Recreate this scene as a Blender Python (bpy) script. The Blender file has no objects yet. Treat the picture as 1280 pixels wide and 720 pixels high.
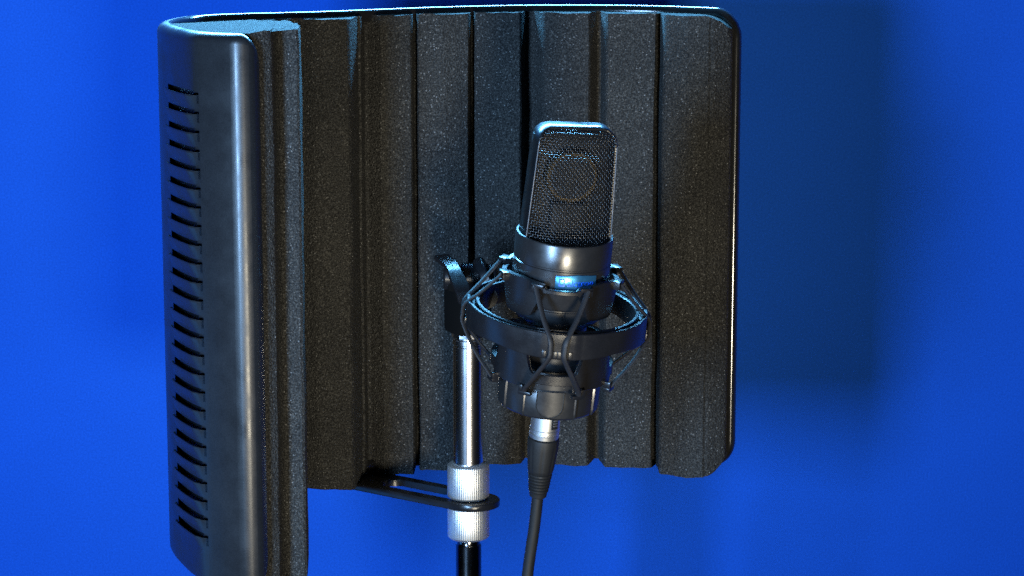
import bpy, bmesh, math, random
from mathutils import Vector, Matrix, noise
random.seed(4)
S = bpy.context.scene
COL = S.collection
R = math.radians
PI = math.pi

# ------------------------------------------------------------------ materials
def mat(name, base=(.1,.1,.1), rough=.5, metal=0., spec=.5, coat=0.):
    m = bpy.data.materials.new(name); m.use_nodes = True
    b = m.node_tree.nodes['Principled BSDF']
    b.inputs['Base Color'].default_value = (*base, 1)
    b.inputs['Roughness'].default_value = rough
    b.inputs['Metallic'].default_value = metal
    b.inputs['Specular IOR Level'].default_value = spec
    b.inputs['Coat Weight'].default_value = coat
    return m, m.node_tree, b

def add_noise(nt, scale, detail=3, rough=.6):
    tc = nt.nodes.new('ShaderNodeTexCoord'); n = nt.nodes.new('ShaderNodeTexNoise')
    n.inputs['Scale'].default_value = scale; n.inputs['Detail'].default_value = detail
    n.inputs['Roughness'].default_value = rough
    nt.links.new(tc.outputs['Object'], n.inputs['Vector'])
    return n
def ramp(nt, src, stops):
    r = nt.nodes.new('ShaderNodeValToRGB')
    e = r.color_ramp.elements
    while len(e) < len(stops): e.new(.5)
    for k, (p, c) in enumerate(stops):
        e[k].position = p; e[k].color = (*c, 1) if len(c) == 3 else c
    nt.links.new(src, r.inputs['Fac']); return r
def bump(nt, src, b, strength, dist):
    bp = nt.nodes.new('ShaderNodeBump'); bp.inputs['Strength'].default_value = strength
    bp.inputs['Distance'].default_value = dist
    nt.links.new(src, bp.inputs['Height']); nt.links.new(bp.outputs['Normal'], b.inputs['Normal'])

def m_textured(name, base, rough, metal=0., spec=.5, nscale=900, vary=.25, bstr=.3, bdist=.0003, rvar=.08):
    m, nt, b = mat(name, base, rough, metal, spec)
    n = add_noise(nt, nscale)
    lo = tuple(c*(1-vary) for c in base); hi = tuple(min(1, c*(1+vary)) for c in base)
    r = ramp(nt, n.outputs['Fac'], [(.3, lo), (.7, hi)])
    nt.links.new(r.outputs['Color'], b.inputs['Base Color'])
    n2 = add_noise(nt, nscale*.04, 4)
    mr = nt.nodes.new('ShaderNodeMapRange')
    mr.inputs['From Min'].default_value = .3; mr.inputs['From Max'].default_value = .7
    mr.inputs['To Min'].default_value = max(.02, rough-rvar); mr.inputs['To Max'].default_value = rough+rvar
    nt.links.new(n2.outputs['Fac'], mr.inputs['Value']); nt.links.new(mr.outputs['Result'], b.inputs['Roughness'])
    bump(nt, n.outputs['Fac'], b, bstr, bdist)
    return m

def m_foam():
    m, nt, b = mat('charcoal open cell foam', (.03,.03,.03), .95, 0, .25)
    tc = nt.nodes.new('ShaderNodeTexCoord')
    v = nt.nodes.new('ShaderNodeTexVoronoi'); v.inputs['Scale'].default_value = 620
    nt.links.new(tc.outputs['Object'], v.inputs['Vector'])
    n = add_noise(nt, 1100, 4, .75)
    r1 = ramp(nt, n.outputs['Fac'], [(.32, (.004,.004,.004)), (.48, (.026,.026,.026)), (.58, (.06,.06,.058)), (.68, (.13,.13,.125)), (.76, (.42,.42,.41))])
    big = add_noise(nt, 18, 3)
    r2 = ramp(nt, big.outputs['Fac'], [(.3, (.8,.8,.8)), (.7, (1.15,1.13,1.08))])
    mx = nt.nodes.new('ShaderNodeMix'); mx.data_type = 'RGBA'; mx.blend_type = 'MULTIPLY'
    mx.inputs['Factor'].default_value = 1
    nt.links.new(r1.outputs['Color'], mx.inputs['A']); nt.links.new(r2.outputs['Color'], mx.inputs['B'])
    nt.links.new(mx.outputs['Result'], b.inputs['Base Color'])
    sp = nt.nodes.new('ShaderNodeTexVoronoi'); sp.inputs['Scale'].default_value = 430
    nt.links.new(tc.outputs['Object'], sp.inputs['Vector'])
    dots = ramp(nt, sp.outputs['Distance'], [(.10, (1,1,1)), (.22, (0,0,0))])
    pick = ramp(nt, sp.outputs['Color'], [(.42, (0,0,0)), (.62, (.9,.9,.9))])
    m1 = nt.nodes.new('ShaderNodeMath'); m1.operation = 'MULTIPLY'
    nt.links.new(dots.outputs['Color'], m1.inputs[0]); nt.links.new(pick.outputs['Color'], m1.inputs[1])
    fl = nt.nodes.new('ShaderNodeMix'); fl.data_type = 'RGBA'
    fl.inputs['B'].default_value = (.26,.26,.255,1)
    nt.links.new(m1.outputs['Value'], fl.inputs['Factor']); nt.links.new(mx.outputs['Result'], fl.inputs['A'])
    nt.links.new(fl.outputs['Result'], b.inputs['Base Color'])
    add = nt.nodes.new('ShaderNodeMath'); add.operation = 'ADD'
    nt.links.new(v.outputs['Distance'], add.inputs[0]); nt.links.new(n.outputs['Fac'], add.inputs[1])
    bump(nt, add.outputs['Value'], b, .9, .0011)
    return m

def m_wall():
    m, nt, b = mat('blue wall fabric', (.008,.08,.62), .9, 0, .15)
    n = add_noise(nt, 700, 3); big = add_noise(nt, 5, 4)
    r = ramp(nt, n.outputs['Fac'], [(.25, (.006,.075,.46)), (.75, (.010,.112,.66))])
    r2 = ramp(nt, big.outputs['Fac'], [(.3, (.93,.93,.93)), (.7, (1.06,1.06,1.06))])
    mx = nt.nodes.new('ShaderNodeMix'); mx.data_type = 'RGBA'; mx.blend_type = 'MULTIPLY'
    mx.inputs['Factor'].default_value = 1
    nt.links.new(r.outputs['Color'], mx.inputs['A']); nt.links.new(r2.outputs['Color'], mx.inputs['B'])
    nt.links.new(mx.outputs['Result'], b.inputs['Base Color'])
    bump(nt, n.outputs['Fac'], b, .35, .0008)
    return m

M = {
 'shell': m_textured('matte black moulded plastic', (.0125,.0135,.0155), .36, 0, .55, 1500, .3, .12, .0003),
 'bead': m_textured('glossy black edge bead', (.012,.012,.013), .17, 0, .9, 900, .2, .03, .0001, .03),
 'foam': m_foam(),
 'wall': m_wall(),
 'body': m_textured('satin black coated metal', (.014,.014,.015), .30, 0, .7, 2200, .2, .08, .0001),
 'mount': m_textured('satin black moulded nylon', (.009,.009,.0105), .29, 0, .55, 1800, .25, .2, .0002),
 'edge': m_textured('pale edge highlight', (.13,.13,.135), .45, .5, .5, 2000, .2, .1, .0001),  # pale colour for the painted highlight on the frame edges
 'dark': m_textured('soft black rubber', (.008,.008,.008), .6, 0, .4, 1200, .3, .2, .0002),
 'frame': m_textured('shade darkened frame metal', (.006,.006,.007), .28, 0, .45, 2200, .2, .06, .0001),  # darker copy of the body metal, shade of the sides put into the colour
 'dull_black': mat('dull matt black', (.004,.004,.004), .95, 0, .05)[0],
 'cord': m_textured('grey black elastic cord', (.012,.012,.014), .6, 0, .4, 2600, .5, .5, .0003),
 'wire': mat('black grille wire', (.011,.011,.012), .25, .25, .55)[0],
 'chrome': m_textured('polished chrome', (.72,.72,.74), .2, 1, .5, 500, .05, .0, .0001, .02),
 'blackchrome': m_textured('smoky black chrome', (.17,.17,.18), .16, 1, .5, 500, .1, .0, .0001, .04),
 'nut': m_textured('knurled nickel', (.86,.85,.82), .48, 1, .5, 1500, .08, .1, .0001, .03),
 'nickel': m_textured('brushed nickel', (.80,.79,.77), .42, 1, .5, 1500, .06, .05, .0001, .03),
 'brass': mat('gold capsule ring', (.085,.06,.025), .45, .8)[0],
 'badge': m_textured('blue metal badge', (.10,.46,.95), .26, .9, .5, 1500, .15, .15, .0002),
 'badge_hi': mat('bright metal lettering', (.75,.88,1.0), .2, 1)[0],
 'badge_lo': mat('deep blue enamel', (.01,.10,.55), .35, .2)[0],
}

# ------------------------------------------------------------------ helpers
def tag(o, label=None, cat=None, kind=None):
    if label: o['label'] = label
    if cat: o['category'] = cat
    if kind: o['kind'] = kind
    return o
def empty(name, label, cat, matrix):
    o = bpy.data.objects.new(name, None); COL.objects.link(o)
    o.empty_display_size = .03; o.matrix_world = matrix
    return tag(o, label, cat)
def link(name, bm, m, parent=None, smooth=45):
    bmesh.ops.recalc_face_normals(bm, faces=bm.faces)
    me = bpy.data.meshes.new(name); bm.to_mesh(me); bm.free()
    for k in (m if isinstance(m, (list, tuple)) else [m]): me.materials.append(k)
    if smooth:
        for p in me.polygons: p.use_smooth = True
        me.set_sharp_from_angle(angle=R(smooth))
    o = bpy.data.objects.new(name, me); COL.objects.link(o)
    if parent: o.parent = parent
    return o

def grid(bm, rows, close_u=False, close_v=False, mi=0):
    """rows of points -> quads"""
    vs = [[bm.verts.new(p) for p in r] for r in rows]
    nr, nc = len(vs), len(vs[0])
    for i in range(nr if close_v else nr-1):
        for j in range(nc if close_u else nc-1):
            a, b = vs[i], vs[(i+1) % nr]
            f = bm.faces.new((a[j], a[(j+1) % nc], b[(j+1) % nc], b[j])); f.material_index = mi
    return vs
def lathe(bm, prof, seg=64, rmod=None, axis=None, caps=True, mi=0):
    """prof: (r, z) from bottom to top; axis: Matrix applied afterwards"""
    rows = []
    for (r, z) in prof:
        row = []
        for k in range(seg):
            t = 2*PI*k/seg
            rr = r*(rmod(t, z) if rmod else 1)
            p = Vector((rr*math.cos(t), rr*math.sin(t), z))
            row.append(axis @ p if axis else p)
        rows.append(row)
    vs = grid(bm, rows, close_u=True, mi=mi)
    if caps:
        for r in (vs[0], vs[-1]):
            f = bm.faces.new(r); f.material_index = mi
    return vs
def tube(bm, pts, r, seg=10, caps=True, mi=0, flat=1.):
    pts = [Vector(p) for p in pts]
    n = len(pts); rows = []
    up = None
    for i, p in enumerate(pts):
        t = (pts[min(i+1, n-1)] - pts[max(i-1, 0)]).normalized()
        if up is None:
            up = Vector((0,0,1)) if abs(t.z) < .9 else Vector((0,1,0))
        u = (up - t*up.dot(t)).normalized(); up = u
        w = t.cross(u)
        rr = r[i] if isinstance(r, (list, tuple)) else r
        rows.append([p + u*(rr*math.cos(2*PI*k/seg)*flat) + w*(rr*math.sin(2*PI*k/seg)) for k in range(seg)])
    vs = grid(bm, rows, close_u=True, mi=mi)
    if caps:
        for q in (vs[0], vs[-1]):
            f = bm.faces.new(q); f.material_index = mi
def spline(pts, n, d=3):
    """Catmull-Rom through pts, resampled to n equal steps"""
    P = [Vector(p) for p in pts]
    P = [P[0]*2-P[1]] + P + [P[-1]*2-P[-2]]
    dense = []
    for i in range(1, len(P)-2):
        a, b, c, e = P[i-1], P[i], P[i+1], P[i+2]
        for k in range(24):
            t = k/24
            dense.append(.5*((2*b)+(c-a)*t+(2*a-5*b+4*c-e)*t*t+(3*b-a-3*c+e)*t**3))
    dense.append(P[-2])
    L = [0]
    for i in range(1, len(dense)): L.append(L[-1]+(dense[i]-dense[i-1]).length)
    out = []; j = 0
    for k in range(n):
        s = L[-1]*k/(n-1)
        while j < len(L)-2 and L[j+1] < s: j += 1
        f = (s-L[j])/max(1e-9, L[j+1]-L[j])
        out.append(dense[j].lerp(dense[j+1], min(1, max(0, f))))
    return out, L[-1]
def box(bm, lo, hi, bev=0., mx=None, mi=0):
    r = bmesh.ops.create_cube(bm, size=1)
    vs = r['verts']
    for v in vs:
        v.co = Vector([lo[k]+(v.co[k]+.5)*(hi[k]-lo[k]) for k in range(3)])
    if bev:
        es = list({e for v in vs for e in v.link_edges})
        q = bmesh.ops.bevel(bm, geom=es, offset=bev, segments=2, affect='EDGES', profile=.6)
        vs = list({v for f in q['faces'] for v in f.verts} | {v for v in vs if v.is_valid})
    if mx:
        for v in vs: v.co = mx @ v.co
    for f in {f for v in vs for f in v.link_faces}: f.material_index = mi
    return vs
def prism(bm, pts, z0, z1, mx=None, bev=0., mi=0):
    lo = [bm.verts.new((p[0], p[1], z0)) for p in pts]; hi = [bm.verts.new((p[0], p[1], z1)) for p in pts]
    n = len(pts); fs = [bm.faces.new(list(reversed(lo))), bm.faces.new(hi)]
    for i in range(n): fs.append(bm.faces.new((lo[i], lo[(i+1) % n], hi[(i+1) % n], hi[i])))
    vs = lo+hi
    if bev:
        es = [e for f in fs[:2] for e in f.edges]
        q = bmesh.ops.bevel(bm, geom=es, offset=bev, segments=2, affect='EDGES', profile=.6)
        vs = list({v for f in q['faces'] for v in f.verts} | {v for v in vs if v.is_valid})
    if mx:
        for v in vs: v.co = mx @ v.co
    return vs
def interp(x, pts):
    if x <= pts[0][0]: return pts[0][1]
    for (a, b), (c, d) in zip(pts, pts[1:]):
        if x <= c: return b+(d-b)*(x-a)/(c-a) if c > a else d
    return pts[-1][1]

# ------------------------------------------------------------------ camera (telephoto, looking slightly down)
H = 1.5                                   # eye height above the floor of the room
PITCH = math.atan(580/3170)
cd = bpy.data.cameras.new('camera'); cam = bpy.data.objects.new('camera', cd); COL.objects.link(cam)
cam.location = (0, 0, H); cam.rotation_euler = (PI/2-PITCH, 0, 0)
cd.sensor_width = 36; cd.lens = 36*3170/1280; cd.clip_start = .05; cd.clip_end = 100
S.camera = cam

# ------------------------------------------------------------------ wall behind
bm = bmesh.new()
WY = 1.90
rows = [[(-3+6*i/60, WY, -.0+3.2*j/32) for i in range(61)] for j in range(33)]
grid(bm, rows)
wall = link('wall', bm, M['wall'], None, 0)
tag(wall, 'plain blue wall filling the space behind the black acoustic shield', 'wall', 'structure')

# ------------------------------------------------------------------ the acoustic shield
ZT, ZB = H-.1143, H-.4135
shield = empty('acoustic_shield', 'curved black acoustic shield lined with ridged charcoal foam, vents down its left wing', 'acoustic shield',
               Matrix.Translation((0, 1.6, ZB)))
ORI = Vector((0, 1.6, ZB))
PATH = [(-.1398,1.4165),(-.1408,1.4120),(-.1432,1.4075),(-.1470,1.4048),(-.1535,1.4042),(-.1610,1.4074),(-.1705,1.4130),(-.1792,1.4200),(-.1890,1.437),(-.1977,1.457),(-.2050,1.477),(-.2088,1.495),(-.2085,1.513),
        (-.2035,1.536),(-.193,1.554),(-.173,1.567),(-.145,1.577),(-.12,1.587),(-.097,1.6005),(-.05,1.626),(0,1.642),(.05,1.645),(.095,1.637),(.128,1.621),(.1475,1.6075)]
NP = 400
pp, LEN = spline([(a, b, 0) for a, b in PATH], NP)
def pat(s):
    x = min(max(s/LEN, 0), 1)*(NP-1); i = min(int(x), NP-2); return pp[i].lerp(pp[i+1], x-i)
def nrm(s):
    t = pat(min(s+.004, LEN))-pat(max(s-.004, 0)); t.normalize()
    return Vector((t.y, -t.x, 0))*1.0
# interior is on the side of the path's right hand when walking from the left wing's end
_c = Vector((-.02, 1.50, 0))
SGN = 1 if (nrm(LEN*.7)).dot(_c-pat(LEN*.7)) > 0 else -1
def nin(s): return nrm(s)*SGN
RC, RL = .019, .0056
ts = [0]
NS = 150
ts = sorted(set([k/NS for k in range(NS+1)] + [RC/LEN*(1-math.cos(a*PI/2/10)) for a in range(11)] + [1-RC/LEN*(1-math.cos(a*PI/2/10)) for a in range(11)]))
DROP = .0225                               # the left wing hangs a little lower
def low_edge(s):
    f = min(1, max(0, (s-.17)/.08)); return -DROP*(1-f*f*(3-2*f))
def loop(d, off):
    top, bot = [], []
    rc = max(RC-d, .0005)
    for t in ts:
        s = d+(LEN-2*d)*t
        e = min(s-d, LEN-d-s); dr = 0
        if e < rc: dr = rc-math.sqrt(max(0, rc*rc-(rc-e)**2))
        p = pat(s)+nin(s)*off-Vector((0, 1.6, 0))
        top.append(Vector((p.x, p.y, ZT-ZB-d-dr))); bot.append(Vector((p.x, p.y, low_edge(s)+d+dr)))
    return top, bot
bm = bmesh.new()
prof = [(RL-RL*math.sin(a*PI/2/6), RL-RL*math.cos(a*PI/2/6)) for a in range(7)]
LR = .0040                                # half round bead along the free edge
prof += [(LR-LR*math.cos(a*PI/12), RL+.0012+LR*.6*math.sin(a*PI/12)) for a in range(13)]+[(2*LR, .0045)]
loops = [loop(d, o) for d, o in prof]
rings = []
for top, bot in loops: rings.append(top+list(reversed(bot)))
vs = grid(bm, rings, close_u=True)
bm.faces.ensure_lookup_table()
nring = len(rings[0])
for k in range(7*nring, 19*nring): bm.faces[k].material_index = 1      # the smooth bead round the edge
nt_ = len(ts)
# louvre zone on the left wing
S_A = min(range(NP), key=lambda i: (pp[i]-Vector((-.1778,1.4168,0))).length)/(NP-1)*LEN
S_B = min(range(NP), key=lambda i: (pp[i]-Vector((-.1985,1.4590,0))).length)/(NP-1)*LEN
def face_cols(ring, skip):
    n = len(ring)
    for i in range(nt_-1):
        if skip and i in skip: continue
        bm.faces.new((ring[i], ring[i+1], ring[n-2-i], ring[n-1-i]))
sval = [RL+(LEN-2*RL)*t for t in ts]
lz = [i for i in range(nt_-1) if sval[i] >= S_A-.002 and sval[i+1] <= S_B+.003]
face_cols(vs[0], set(lz)); face_cols(vs[-1], None)
i0, i1 = lz[0], lz[-1]+1
z_hi, z_lo = ZT-ZB-RL, RL-DROP
NL = 25; ZL0, ZL1 = ZT-ZB-.0327, .0095
PL = (ZL0-ZL1)/(NL-1)
levels = [(z_hi, 0, 0)]
for k in range(NL):
    z = ZL0-PL*k
    levels += [(z, 0, 1), (z-.0023, .0026, 2), (z-.0028, .0028, 0), (z-.0035, .0027, 0), (z-.0098, 0, 0)]
levels += [(z_lo, 0, 0)]
cols = list(range(i0, i1+1)); NSUB = 2
ss = []
for a, b in zip(cols, cols[1:]):
    for q in range(NSUB): ss.append(sval[a]+(sval[b]-sval[a])*q/NSUB)
ss.append(sval[cols[-1]])
def win(s):
    return min(1, max(0, (s-S_A)/.0075))**.7*min(1, max(0, (S_B-s)/.0015))
G = []
for (z, o, fl) in levels:
    row = []
    for s in ss:
        p = pat(s)-nin(s)*(o*win(s))-Vector((0,1.6,0))
        row.append(bm.verts.new((p.x, p.y, z)))
    G.append(row)
for li in range(len(levels)-1):
    hole = levels[li][2] == 1
    for j in range(len(ss)-1):
        if hole and win(ss[j]) > 0 and win(ss[j+1]) > 0:
            continue
        bm.faces.new((G[li][j], G[li][j+1], G[li+1][j+1], G[li+1][j]))
# inner side of every louvre hood, so the slots have a thickness
for k in range(NL):
    li = 1+5*k+1
    inner = []
    for s in ss:
        p = pat(s)-nin(s)*(.0014*win(s))-Vector((0,1.6,0)); inner.append(bm.verts.new((p.x, p.y, ZL0-PL*k-.0026)))
    low = []
    for s in ss:
        p = pat(s)+nin(s)*(.0022*win(s))-Vector((0,1.6,0)); low.append(bm.verts.new((p.x, p.y, ZL0-PL*k-.0072)))
    for j in range(len(ss)-1):
        bm.faces.new((G[li][j], G[li][j+1], inner[j+1], inner[j])); bm.faces.new((inner[j], inner[j+1], low[j+1], low[j]))
shell = link('shell', bm, [M['shell'], M['bead']], shield, 40)

# foam lining: plan outline with ridges, extruded in uneven slices
FZT, FZB = ZT-ZB-.0035, .0005
inner = [(-.1378,1.4195),(-.1362,1.4215),(-.1350,1.4230),(-.1347,1.4300),(-.1341,1.4372),(-.1325,1.4398),(-.1222,1.4372),(-.1208,1.4385),(-.1212,1.4600),(-.1290,1.4880),(-.1500,1.4970),(-.1510,1.5050),
         (-.1360,1.5130),(-.1350,1.5280),(-.1520,1.5420),(-.1500,1.5500),
         (-.1330,1.5650),(-.1215,1.5570),(-.1010,1.5560),(-.0995,1.5580),(-.0960,1.5850),(-.0945,1.5850),
         (-.0925,1.5990),(-.0825,1.5905),(-.0640,1.5935),(-.0630,1.5955),(-.0622,1.6170),(-.0612,1.6170),
         (-.0600,1.6030),(-.0590,1.6015),(-.0445,1.6015),(-.0280,1.6070),(-.0272,1.6090),(-.0262,1.6290),(-.0250,1.6290),
         (-.0240,1.6170),(-.0230,1.6155),(.0048,1.6150),(.0060,1.6165),(.0085,1.6310),(.0140,1.6310),
         (.0203,1.6150),(.0215,1.6140),(.0485,1.6120),(.0497,1.6135),(.0545,1.6290),(.0570,1.6290),
         (.0600,1.6105),(.0612,1.6090),(.0900,1.6060),(.0910,1.6075),(.0922,1.6240),(.0935,1.6240),
         (.0950,1.5960),(.0965,1.5935),(.1120,1.5860),(.1225,1.5835),(.1240,1.5848),(.1256,1.5846),(.1340,1.5890),(.1370,1.5912),(.1378,1.5925)]
fine = []                                  # finer points along the profile so the surface can wander a little
for a, b in zip(inner, inner[1:]):
    n = int(math.hypot(b[0]-a[0], b[1]-a[1])/(.004 if a[0] < .12 else .0012))
    for q in range(n+1): fine.append((a[0]+(b[0]-a[0])*q/(n+1), a[1]+(b[1]-a[1])*q/(n+1)))
fine.append(inner[-1])
# partner on the shell for every profile point, walking forward only
back = []; s_prev = .006; cand = [k*LEN/1500 for k in range(1501)]
for (x, y) in fine:
    best = min((c for c in cand if s_prev <= c <= LEN-.004), key=lambda c: (pat(c)-Vector((x, y, 0))).length)
    best = min(best, s_prev+.012); s_prev = best; back.append(best)
back[-1] = LEN-.005
bm = bmesh.new()
NZ = 40; cols = []
for (x, y), sb in zip(fine, back):
    bp_ = pat(sb)+nin(sb)*.0058
    e = min(sb, LEN-sb); cr = .014; dr = cr-math.sqrt(max(0, cr*cr-(cr-e)**2)) if e < cr else 0
    if y < 1.5 and x < -.1: dr *= .15
    if x > .10:
        e = max(0, .1392-x); dr = .021-math.sqrt(max(0, .021**2-(.021-e)**2)) if e < .021 else 0
    zb = low_edge(sb)+.0003-.0012*max(0, min(1.5, (1.615-y)/.03)) + dr
    zt = ZT-ZB-.0035-dr+(.0045 if x < -.12 and y < 1.5 else 0)
    zb2, zt2 = zb, zt
    if x > .10:
        e2 = max(0, .1452-bp_.x)
        d2 = (.022-math.sqrt(max(0, .022**2-(.022-e2)**2)) if e2 < .022 else 0)-dr
        zb2, zt2 = zb+max(0, d2), zt-max(0, d2)
    col = [Vector((bp_.x, bp_.y-1.6, zb2+.001))]
    for j in range(NZ+1):
        f = j/NZ
        dv = noise.noise_vector(Vector((x*40, y*40, f*9)))*.0006 + noise.noise_vector(Vector((x*190, y*190, f*45)))*.00022
        z = zb+(zt-zb)*f + (noise.noise(Vector((x*120, y*120, j*3.)))*.0010 if j in (0, NZ) else 0)
        pull = Vector((bp_.x-x, bp_.y-y, 0)); pull = pull.normalized()*(.0007 if j in (0, NZ) else 0)
        col.append(Vector((x, y-1.6, z))+Vector((dv.x, dv.y, 0))+pull)
    col.append(Vector((bp_.x, bp_.y-1.6, zt2-.001)))
    cols.append(col)
vs = grid(bm, cols, close_u=True)
bm.faces.new(vs[0]); bm.faces.new(vs[-1])
foam = link('foam_lining', bm, M['foam'], shield, 35)

# slotted steel plate that carries the shield on the stand
SX, SY = -.0272, 1.533                     # the stand's axis
PZ = H-.4156
bm = bmesh.new()
far = Vector((-.106, 1.592, 0)); end = Vector((SX, SY, 0)); d = (end-far).normalized(); w = Vector((-d.y, d.x, 0))
def stadium(a, b, r, n=12):
    pts = []
    for k in range(n+1):
        t = -PI/2+PI*k/n; pts.append(b+d*(r*math.cos(t))+w*(r*math.sin(t)))
    for k in range(n+1):
        t = PI/2+PI*k/n; pts.append(a+d*(r*math.cos(t))+w*(r*math.sin(t)))
    return pts
o_ = stadium(far, end+d*.004, .0165); i_ = stadium(far+d*.040, end+d*.003, .0090)
off = Vector((0, -1.6, PZ-ZB))
th = .0021; be = .0005
def rg(pts, z, sh=0.):
    c = sum(pts, Vector())/len(pts)
    return [p+off+Vector((0,0,z))+(p-c).normalized()*sh for p in pts]
grid(bm, [rg(i_, -th), rg(o_, -th, -be), rg(o_, -th+be), rg(o_, th-be), rg(o_, th, -be), rg(i_, th)], close_u=True, close_v=True)
link('mounting_bracket', bm, M['mount'], shield, 40)

# ------------------------------------------------------------------ the stand
stand = empty('microphone_stand', 'chrome microphone stand tube with two bright knurled nuts, left of the microphone', 'microphone stand', Matrix.Translation((SX, SY, 0)))
Z_N0, Z_N1 = PZ-.0235, PZ+.0245
Z_TOP = H-.3080
bm = bmesh.new()
lathe(bm, [(.0093, Z_N1-.002), (.0093, Z_TOP-.009), (.0088, Z_TOP-.0086), (.0088, Z_TOP-.0076), (.0095, Z_TOP-.0072), (.0095, Z_TOP-.0046), (.0088, Z_TOP-.0042), (.0088, Z_TOP-.003)], 64)
tb = link('upper_tube', bm, M['chrome'], stand)
bm = bmesh.new()
lathe(bm, [(.0085, Z_TOP-.0032), (.0098, Z_TOP-.0028), (.0098, Z_TOP-.0002), (.0085, Z_TOP+.001)], 24, rmod=lambda t, z: 1+.025*math.cos(12*t))
link('collar', bm, M['chrome'], stand, 25)
for (a, b) in ((Z_N0, PZ-th-.0004), (PZ+th+.0004, Z_N1)):
    bm = bmesh.new()
    kn = 64; ch = .0011
    def rm(t, z): return 1+.008*math.cos(kn*t)
    prof = [(.0080, a), (.0115, a), (.0128, a+ch), (.0130, a+ch+.0004), (.0130, b-ch-.0004), (.0128, b-ch), (.0115, b), (.0080, b)]
    lathe(bm, prof, kn*4, rmod=rm)
    link('knurled_nut', bm, M['nut'], stand, 60)
bm = bmesh.new(); lathe(bm, [(.0055, Z_N0-.01), (.0055, Z_N1+.002)], 24); link('threaded_rod', bm, M['blackchrome'], stand)
bm = bmesh.new()
lathe(bm, [(.0080, 0.02), (.0080, Z_N0-.0048), (.0074, Z_N0-.0042), (.0070, Z_N0-.0030), (.0070, Z_N0-.0002)], 48)
link('lower_tube', bm, M['blackchrome'], stand)
bm = bmesh.new()
lathe(bm, [(.125, .0), (.125, .012), (.118, .018), (.02, .026), (.013, .05), (.0085, .055)], 64)
link('round_base', bm, M['mount'], stand)

# ------------------------------------------------------------------ frame shared by microphone, mount and connector (axis leans to the camera and to the right)
A = Vector((.0915, -.139, .986)).normalized()
EX = (Vector((1,0,0))-A*A.x).normalized(); EY = A.cross(EX)
B0 = Vector((.0203, 1.42, H-.3268))
FR = Matrix(((EX.x, EY.x, A.x, B0.x), (EX.y, EY.y, A.y, B0.y), (EX.z, EY.z, A.z, B0.z), (0,0,0,1)))
mm = .001
def P(r, deg, z): return Vector((r*mm*math.cos(R(deg)), r*mm*math.sin(R(deg)), z*mm))

# ------------------------------------------------------------------ microphone
mic = empty('condenser_microphone', 'black side address studio microphone with woven grille and blue badge, held in the elastic mount', 'microphone',
            FR @ Matrix.Rotation(R(12.5), 4, 'Z'))
def lp(lst): return [(r*mm, z*mm) for r, z in lst]
bm = bmesh.new()
lathe(bm, lp([(18,14),(18,50),(24,54),(26.6,57.5),(26.9,58.5),(27.0,63.6),(26.4,63.9),(26.4,64.5),(27.0,64.9),(27.6,66),(27.6,87.6),(27.1,88.0),(27.1,88.8),(27.6,89.2),(27.6,101.8),(27.2,102.6),(26.2,102.7),(25.8,101)]), 96)
link('body', bm, M['body'], mic, 30)
bm = bmesh.new(); lathe(bm, lp([(14,94),(25.9,94),(25.9,101.9),(25.2,102.2),(14,97.5)]), 72); link('dark_filler', bm, M['dull_black'], mic)  # near-black filler, added so the dish shows no blue top light
# inverted U frame round the head
HW0, HW1, ZH0, ZH1, RCN = 24.8, 22.7, 96.5, 165.5, 9.0
def u_outline(ins):
    pts = []
    n0 = 14
    for k in range(n0):
        f = k/(n0-1); z = ZH0+(ZH1-RCN-ZH0)*f; pts.append((-(HW0+(HW1-HW0)*f-ins), z, 0.))
    for k in range(1, 10):
        a = PI-PI/2*k/9; rr = RCN-ins
        pts.append((-(HW1-RCN)+rr*math.cos(a), ZH1-RCN+rr*math.sin(a), k/9))
    for k in range(1, 12): pts.append((-(HW1-RCN)+2*(HW1-RCN)*k/12, ZH1-ins, 1.))
    pts += [(-x, z, c) for x, z, c in reversed(pts[:n0+9])]
    return pts
def depth(c): return 8.9-2.6*min(1, c*1.3)
bm = bmesh.new()
o0, o1 = u_outline(0), u_outline(1.6)
sec = []
def row(pts, fy):
    return [(x*mm, fy(c)*mm, z*mm) for x, z, c in pts]
rows = [row(o1, lambda c: -depth(c)+.2), row(u_outline(1.2), lambda c: -depth(c)), row(u_outline(.5), lambda c: -depth(c)), row(o0, lambda c: -depth(c)+.6), row(o0, lambda c: depth(c)-.6), row(u_outline(.5), lambda c: depth(c)), row(o1, lambda c: depth(c))]
grid(bm, rows, close_v=True)
link('head_frame', bm, M['frame'], mic, 50)
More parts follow.
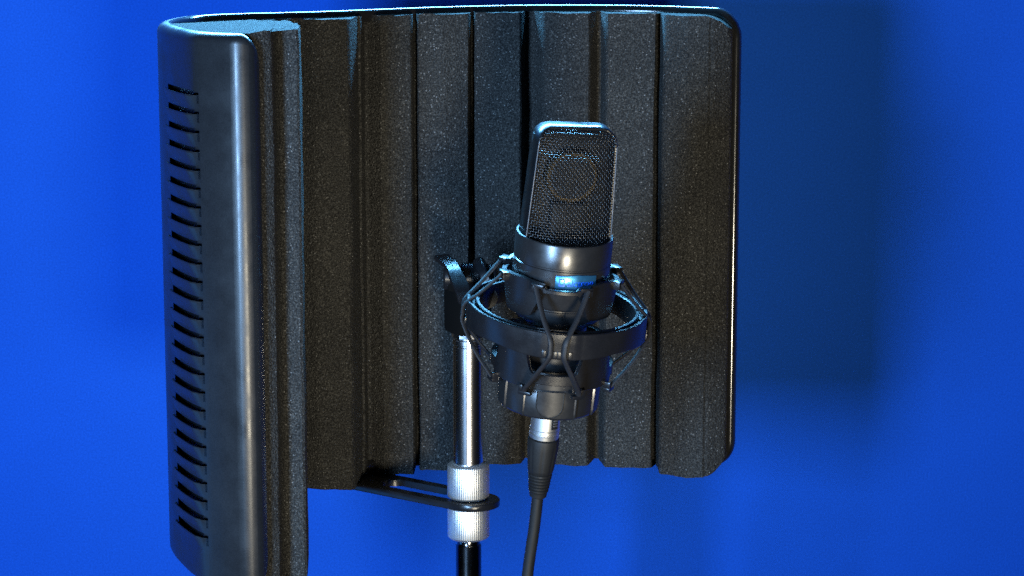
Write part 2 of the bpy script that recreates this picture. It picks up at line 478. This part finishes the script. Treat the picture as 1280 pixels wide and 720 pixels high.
# woven grille, front and back
def hw(z): return HW0+(HW1-HW0)*(z-ZH0)/(ZH1-RCN-ZH0)-.7
def gsurf(u, w, side):
    """u -1..1 across, w 0..1 upwards; bulges forward, rolls back at the top"""
    ztop = ZH1-1.9
    arc = w*(ztop-ZH0+3.0)
    zr = ztop-7.0-ZH0
    yb = 8.7+(8.0-3.8*min(1, w*1.6))*(1-abs(u)**2.6)
    if arc < zr: z = ZH0+arc; y = yb
    else:
        a = min(1, (arc-zr)/10.0)*PI/2
        z = ZH0+zr+7.0*math.sin(a); y = 5.2+(yb-5.2)*math.cos(a)
    x = u*hw(min(z, ZH1-RCN))
    zc = ZH1-RCN
    if z > zc:
        lim = hw(zc)-RCN+.7+math.sqrt(max(.01, (RCN-.8)**2-min(RCN-.9, z-zc)**2)); x = u*lim
    return Vector((x, side*y, z))
for side in (-1, 1):
    bm = bmesh.new()
    NCW, NRW = 36, 46
    amp, rw = .22, .25
    for i in range(NRW+1):                                  # wires across
        pts = []
        for j in range(NCW*2+1):
            p = gsurf(-1+2*j/(NCW*2), (i+.5)/(NRW+1), side)
            ph = (j % 2 == 1)*0 + (1 if ((j//2)+i) % 2 else -1)*(1 if j % 2 == 0 else 0)
            p.y += side*amp*ph; pts.append(p*mm)
        tube(bm, pts, .30*mm, 6, False)
    for j in range(NCW+1):                                  # wires up
        pts = []
        for i in range(NRW*2+1):
            p = gsurf(-1+2*j/NCW, (i+1)/(NRW*2+2), side)
            ph = (0 if i % 2 else (-1 if (j+(i//2)) % 2 else 1))
            p.y += side*amp*ph; pts.append(p*mm)
        tube(bm, pts, .19*mm, 5, False)
    g = link('grille', bm, M['wire'], mic, 80)
for side in (-1, 1):                                          # pale strips paint the light caught by the frame's front edges
    bm = bmesh.new()
    tube(bm, [(side*(HW0+(HW1-HW0)*f-.35)*mm, -9.05*mm, (101+54.5*f)*mm) for f in [k/12 for k in range(13)]], .33*mm, 8)
    link('edge_highlight', bm, M['edge'], mic)
# inner capsule seen as glints through the weave
bm = bmesh.new()
ax = Matrix.Translation((0, 0, .136)) @ Matrix.Rotation(PI/2, 4, 'X')
lathe(bm, lp([(9,-3.5),(14.2,-3.5),(15.2,-2.5),(15.2,2.5),(14.2,3.5),(9,3.5)]), 48, axis=ax)
cap = link('capsule', bm, M['brass'], mic)
bm = bmesh.new(); lathe(bm, lp([(.5,-3.8),(12.6,-3.8),(12.6,3.8),(.5,3.8)]), 40, axis=ax); link('diaphragm', bm, M['dark'], cap)
bm = bmesh.new(); box(bm, (-.010,-.004,.103), (.010,.004,.1205), .001); link('capsule_post', bm, M['dark'], mic)
bm = bmesh.new(); box(bm, (-.0228,.0035,.097), (.0228,.0060,.1590), .001); link('inner_light_block', bm, M['dark'], mic)  # added dark sheet that keeps the inside of the head unlit
# badge wrapped on the body
BOFF = 0.
def bend(x, z, r): t = x/r+BOFF; return Vector((r*math.sin(t), -r*math.cos(t), z))
BOFF = R(4.5)                             # the badge sits a little off the grille's axis
bm = bmesh.new()
BZ = .0822; BW, BH, BA = .0122, .0036, .0046
def bshape(k, x): return BH+(BA-BH)*(1-abs(x)/BW)
rows = []
xs = [-BW+2*BW*k/24 for k in range(25)]
for (fz, rr) in ((-1, .0275), (-1, .02815), (-.94, .0283), (.94, .0283), (1, .02815), (1, .0275)):
    rows.append([bend(x, BZ+fz*bshape(0, x), rr) for x in xs])
vs = grid(bm, rows)
for e in (0, -1): bm.faces.new([r[e] for r in vs])
badge = link('badge', bm, M['badge'], mic, 35)
cu = bpy.data.curves.new('lettering', 'FONT'); cu.body = 'alctron'; cu.size = .0058; cu.extrude = .0001; cu.align_x = 'CENTER'; cu.align_y = 'CENTER'
to = bpy.data.objects.new('lettering', cu); COL.objects.link(to)
bpy.context.view_layer.update()
tm = bpy.data.meshes.new_from_object(to.evaluated_get(bpy.context.evaluated_depsgraph_get()))
bpy.data.objects.remove(to)
for v in tm.vertices: v.co = bend(v.co.x+.0024, BZ+v.co.y-.0003, .0284+v.co.z)
tm.materials.append(M['badge_lo'])
lo = bpy.data.objects.new('lettering', tm); COL.objects.link(lo); lo.parent = badge
bm = bmesh.new()
for (a, b, c, e) in ((-.0104,-.0070,-.0022,-.0015),(-.0104,-.0070,.0015,.0022),(-.0104,-.0097,-.0015,.0015),(-.0077,-.0070,-.0015,.0015)):
    grid(bm, [[bend(a+(b-a)*k/4, BZ+z, .02846) for k in range(5)] for z in (c, e)])
link('emblem', bm, M['badge_lo'], badge, 0)
BOFF = 0.

# ------------------------------------------------------------------ shock mount
mount = empty('shock_mount', 'black shock mount of rings strung with elastic cords, clamped round the microphone', 'shock mount', FR)
def dset(deg):                                  # angle to the nearest cord set (front, right, back, left)
    a = (deg+90) % 90
    return min(a, 90-a)
def band(bm, r_in, r_out, ztop, zbot, n=240, bev=.35):
    rows = [[], [], [], [], [], [], [], []]
    for k in range(n):
        dg = 360*k/n; zt, zb = ztop(dset(dg)), zbot(dset(dg))
        for row, (r, z) in zip(rows, ((r_in, zb), (r_out-bev, zb), (r_out, zb+bev), (r_out, zt-bev), (r_out-bev, zt), (r_in+bev, zt), (r_in, zt-bev), (r_in, zb+bev))):
            row.append(P(r, dg, z))
    grid(bm, rows, close_u=True, close_v=True)
# upper cradle
bm = bmesh.new()
band(bm, 30.3, 33.4, lambda a: interp(a, [(0,78.6),(15,78.6),(17,79.6),(19,81.2),(45,82.6)]), lambda a: interp(a, [(0,76.2),(17,76.2),(20,73.5),(24,68.5),(29,61.8),(33,61.0),(45,60.6)]))
for base in (-90, 0, 90, 180):
    for s in (-1, 1):
        dg = base+s*22.5
        mx = Matrix.Rotation(R(dg), 4, 'Z')
        box(bm, (.0325, -.0036 if s < 0 else .0010, .0768), (.0368, -.0010 if s < 0 else .0036, .0812), .0004, mx)
        box(bm, (.0325, -.0036, .0796), (.0368, .0036, .0817), .0004, mx)
link('upper_cradle', bm, M['mount'], mount, 40)
# pads between cradle and body
for base in (-45, 45, 135, 225):
    bm = bmesh.new(); box(bm, (.0272, -.007, .063), (.0308, .007, .080), .0006, Matrix.Rotation(R(base), 4, 'Z'))
    link('cradle_pad', bm, M['dark'], mount)
# outer ring: a channel with two raised walls
bm = bmesh.new()
def ring_rows():
    prof = [(44.2,46.0),(49.2,44.6),(51.0,45.4),(51.3,46.4),(51.0,59.6),(50.6,60.1),(49.2,60.1),(48.8,59.6),(48.6,55.2),(46.8,55.2),(46.6,59.6),(46.2,60.0),(44.7,60.0),(44.3,59.6)]
    return prof
rows = []
N = 180
for (r, z) in ring_rows():
    row = []
    for k in range(N):
        dg = 360*k/N; a = dset(dg)
        taper = 1 if z > 50 else 1
        zz = z
        if z < 50: zz = z+1.6*min(1, max(0, a-18)/20)      # the band is deeper at the cord seats
        rr = r+(.55 if (a < 13.5 and r > 49 and z < 62) else 0)
        row.append(P(rr, dg, zz))
    rows.append(row)
grid(bm, rows, close_u=True, close_v=True)
for base in (-90, 0, 90, 180):                           # cord seats: small ribs either side of each cord
    for s in (-8.2, -1.3, 1.3, 8.2):
        box(bm, (.0510, -.0011, .0462), (.0524, .0011, .0500), .0003, Matrix.Rotation(R(base+s), 4, 'Z'))
link('outer_ring', bm, M['mount'], mount, 35)
# lower cradle
bm = bmesh.new()
band(bm, 31.4, 35.0, lambda a: interp(a, [(0,29.4),(20,29.4),(22.5,31),(25,34.5),(27,39.5),(45,40.5)]), lambda a: interp(a, [(0,23.4),(19,23.4),(21,19.5),(25,20.6),(45,20.0)]))
for base in (-90, 0, 90, 180):
    for s in (-1, 1):
        mx = Matrix.Rotation(R(base+s*24), 4, 'Z')
        box(bm, (.0342, -.0038, .0165), (.0380, .0038, .0186), .0004, mx)
        box(bm, (.0342, -.0038 if s < 0 else .0014, .0184), (.0380, -.0014 if s < 0 else .0038, .0222), .0004, mx)
link('lower_cradle', bm, M['mount'], mount, 40)
# base cup with flutes and a U shaped tab
bm = bmesh.new()
def cup_r(t, z):
    a = dset(math.degrees(t) % 360)
    return 1.0 if a < 29 else (1.016 if a < 31.5 else .985)
lathe(bm, lp([(9,0.2),(25,0),(28.2,.5),(29.0,1.6),(29.2,4),(29.3,16),(28.6,17.6),(28.2,18.2),(28.2,22.6),(27.4,23.4),(18,23.6)]), 288, rmod=cup_r)
lathe(bm, lp([(9.2,-.6),(12,-.6),(12,.4),(9.2,.4)]), 48)
cup = link('base_cup', bm, M['body'], mount, 30)
bm = bmesh.new()
def tabw(z):                                              # half width of the tab at height z (mm)
    zc, w_ = 9.2, 7.4
    return w_ if z > zc else w_*math.sqrt(max(0, 1-((zc-z)/6.8)**2))
rows = []
for k in range(16):
    z = 2.5+15.0*k/15; w_ = max(.25, tabw(z))
    rows.append([bend((-w_+2*w_*q/12)*mm, z*mm, 29.75*mm) for q in range(13)])
grid(bm, rows)
link('release_tab', bm, M['body'], cup, 30)
bm = bmesh.new(); line = []
for k in range(40):
    f = k/39
    if f < .25: x, z = -7.6, 17.4-(17.4-9.2)*f/.25
    elif f > .75: x, z = 7.6, 9.2+(17.4-9.2)*(f-.75)/.25
    else:
        a = PI+PI*(f-.25)/.5; x, z = 7.6*math.cos(a), 9.2+7.0*math.sin(a)
    line.append(bend(x*mm, z*mm, 29.6*mm))
tube(bm, line, .36*mm, 8); link('groove_shade', bm, M['dark'], cup)  # dark tube paints the shade of the engraved outline
# elastic cords
for base in (-90, 0, 90, 180):
    for s in (-1, 1):
        u = base+s*22.2
        pts = [P(36.2, base+s*23.5, 80.2), P(37.0, u, 78.6), P(44.5, base+s*12.5, 67.0), P(52.5, base+s*4.9, 57.0), P(53.0, base+s*4.0, 51.0), P(52.8, base+s*4.6, 46.0), P(46.0, base+s*13.0, 32.5), P(38.4, base+s*23.0, 21.0), P(37.2, base+s*24.0, 19.0)]
        q, _ = spline(pts, 34)
        bm = bmesh.new(); tube(bm, q, 1.62*mm, 10, flat=.62)
        link('elastic_cord', bm, M['cord'], mount)
# swivel block on top of the stand, thumb lever, barrel and the arm to the ring (built in world axes)
INV = FR.inverted()
def W(mx): return INV @ mx
bx = Matrix.Translation((SX, SY, Z_TOP))
bm = bmesh.new()
box(bm, (-.0115, -.0115, -.0005), (.0115, .0115, .0280), .003, W(bx @ Matrix.Rotation(R(28), 4, 'Z')))
box(bm, (-.0125, -.0080, .0260), (-.0045, .0090, .0420), .003, W(bx))
box(bm, (.0075, -.0080, .0260), (.0135, .0090, .0420), .003, W(bx))
link('swivel_block', bm, M['dull_black'], mount, 40)
bm = bmesh.new()
ax = bx @ Matrix.Translation((0, 0, .0345)) @ Matrix.Rotation(PI/2, 4, 'Y')
lathe(bm, lp([(4,-15),(7.5,-14.6),(8.2,-13.6),(8.2,-9.5),(7,-9),(7,-4.2),(8.8,-3.8),(8.8,6.6),(8.4,7.4),(7.0,7.6),(7,13.4),(8.4,13.8),(8.4,17),(7,18),(3,18.4)]), 48, axis=W(ax))
link('swivel_barrel', bm, M['mount'], mount, 30)
bm = bmesh.new()                                          # bent paddle of the thumb lever
q, _ = spline([(-.0520+.008, 1.531, H-.2600), (-.0395+.002, 1.520, H-.2638), (-.0340, 1.511, H-.2685), (-.0300, 1.503, H-.2765), (-.0285, 1.5015, H-.2840)], 24)
wd_ = Vector((.92, .38, .06)).normalized()
rows = []
for i, p in enumerate(q):
    t = (q[min(i+1, 23)]-q[max(i-1, 0)]).normalized(); n_ = wd_.cross(t).normalized()
    if n_.z < 0: n_ = -n_
    h = .0046+.0004*math.sin(i*.5); th_ = .0013
    if i in (0, 23): h *= .86; th_ *= .6
    rows.append([INV @ v for v in (p-wd_*(h-.0004)+n_*th_, p+wd_*(h-.0004)+n_*th_, p+wd_*h+n_*th_*.5, p+wd_*h-n_*th_*.6, p+wd_*(h-.0004)-n_*th_, p-wd_*(h-.0004)-n_*th_, p-wd_*h-n_*th_*.6, p-wd_*h+n_*th_*.5)])
vs = grid(bm, rows, close_u=True)
bm.faces.new(vs[0]); bm.faces.new(vs[-1])
link('thumb_lever', bm, M['mount'], mount, 40)
bm = bmesh.new()                                          # toothed flange and arm that reach the ring
fl = bx @ Matrix.Translation((.0125, -.002, .0335)) @ Matrix.Rotation(R(62), 4, 'Y')
lathe(bm, lp([(3,-2.8),(13.8,-2.8),(14.5,-2.0),(14.5,2.0),(13.8,2.8),(3,2.8)]), 72, axis=W(fl), rmod=lambda t, z: 1+.012*math.cos(36*t))
a0 = bx @ Vector((.012, 0, .022)); a1 = FR @ P(47.0, 148, 52)
tube(bm, [INV @ a0, INV @ (a0.lerp(a1, .5)), INV @ a1], .0065, 20)
link('swivel_arm', bm, M['mount'], mount, 40)

# ------------------------------------------------------------------ cable and its connector
cab = empty('microphone_cable', 'black cable with a silver connector plugged into the bottom of the microphone', 'cable', FR)
bm = bmesh.new()
lathe(bm, lp([(7.8,-21.0),(8.5,-20.6),(8.7,-18.4),(8.4,-18.0),(8.4,-17.2),(8.7,-16.8),(8.7,-15.4),(8.4,-15.0),(8.4,-14.2),(8.35,1.5),(6,1.6)]), 64)
con = link('connector_shell', bm, M['nickel'], cab, 30)
bm = bmesh.new()                                          # latch window with fine ribs
lm = Matrix.Rotation(R(-52), 4, 'Z')
box(bm, (.0076, -.0022, -.0135), (.0086, .0022, .001), .0002, lm)
link('latch', bm, M['dark'], con)
bm = bmesh.new()
for k in range(7):
    box(bm, (.0080, -.0012, -.0118+.0016*k), (.0089, .0016, -.0110+.0016*k), .0001, lm)
link('latch_ribs', bm, M['nickel'], con)
bm = bmesh.new()
def bt(t, z):
    if -44 < z*1000 < -24: return 1-.035*max(0, math.cos(8*t))**4
    return 1
prof = [(4.2,-58.5),(5.0,-57.8),(5.3,-55.2)]
for k in range(6):
    z = -54.6+2.0*k; r = 5.5+.24*k
    prof += [(r, z), (r+.35, z+.3), (r+.4, z+1.1), (r, z+1.4)]
prof += [(7.3,-42.2),(7.7,-40.5),(8.4,-34),(9.0,-28),(9.2,-23.5),(9.0,-21.6),(8.3,-21.0),(6,-20.8)]
lathe(bm, lp(prof), 96, rmod=bt)
link('strain_relief', bm, M['dark'], cab, 40)
bm = bmesh.new()
w0 = FR @ Vector((0,0,-.052)); w1 = FR @ Vector((0,0,-.064)); w2 = FR @ Vector((-.0002,0,-.080))
pts = [w0, w1, w2, w2+Vector((-.0033,.003,-.025)), w2+Vector((-.006,.006,-.06)), w2+Vector((-.006,.012,-.14)), w2+Vector((.0,.03,-.35)), w2+Vector((.01,.05,-.70)), w2+Vector((.012,.055,-1.02))]
q, _ = spline(pts, 120)
tube(bm, [INV @ p for p in q], .0034, 16)
link('cord', bm, M['dark'], cab)

# ------------------------------------------------------------------ light
wd = bpy.data.worlds.new('World'); S.world = wd; wd.use_nodes = True
wd.node_tree.nodes['Background'].inputs['Color'].default_value = (.25,.4,1,1)
wd.node_tree.nodes['Background'].inputs['Strength'].default_value = .006
def area(name, loc, target, size, power, color, sy=None, spread=180):
    l = bpy.data.lights.new(name, 'AREA'); l.energy = power; l.color = color; l.size = size
    if sy: l.shape = 'RECTANGLE'; l.size_y = sy
    l.spread = R(spread)
    o = bpy.data.objects.new(name, l); COL.objects.link(o); o.location = loc
    o.rotation_euler = (Vector(target)-Vector(loc)).to_track_quat('-Z', 'Y').to_euler()
    return o
area('cool_softbox', (-.52, .33, H-.21), (0, 1.6, H-.28), .20, 30, (.33,.60,1.0), .38)
area('blue_wash', (-1.2, 1.50, H-.75), (-.30, 1.9, H-.40), .6, 1.8, (.05,.32,1.0), .6)
area('warm_lamp', (.205, .08, H-.60), (.01, 1.5, H-.27), .22, 1.12, (1.0,.91,.71), .18, 44)
area('blue_top_light', (-.10, 1.80, H+.17), (0, 1.20, H+.03), .46, 27, (.15,.54,1.0), .06, 150)

S.render.engine = 'CYCLES'
S.view_settings.view_transform = 'Standard'; S.view_settings.look = 'None'
S.view_settings.exposure = 0; S.view_settings.gamma = 1
S.cycles.use_denoising = False
S.cycles.use_light_tree = False
S.cycles.max_bounces = 6
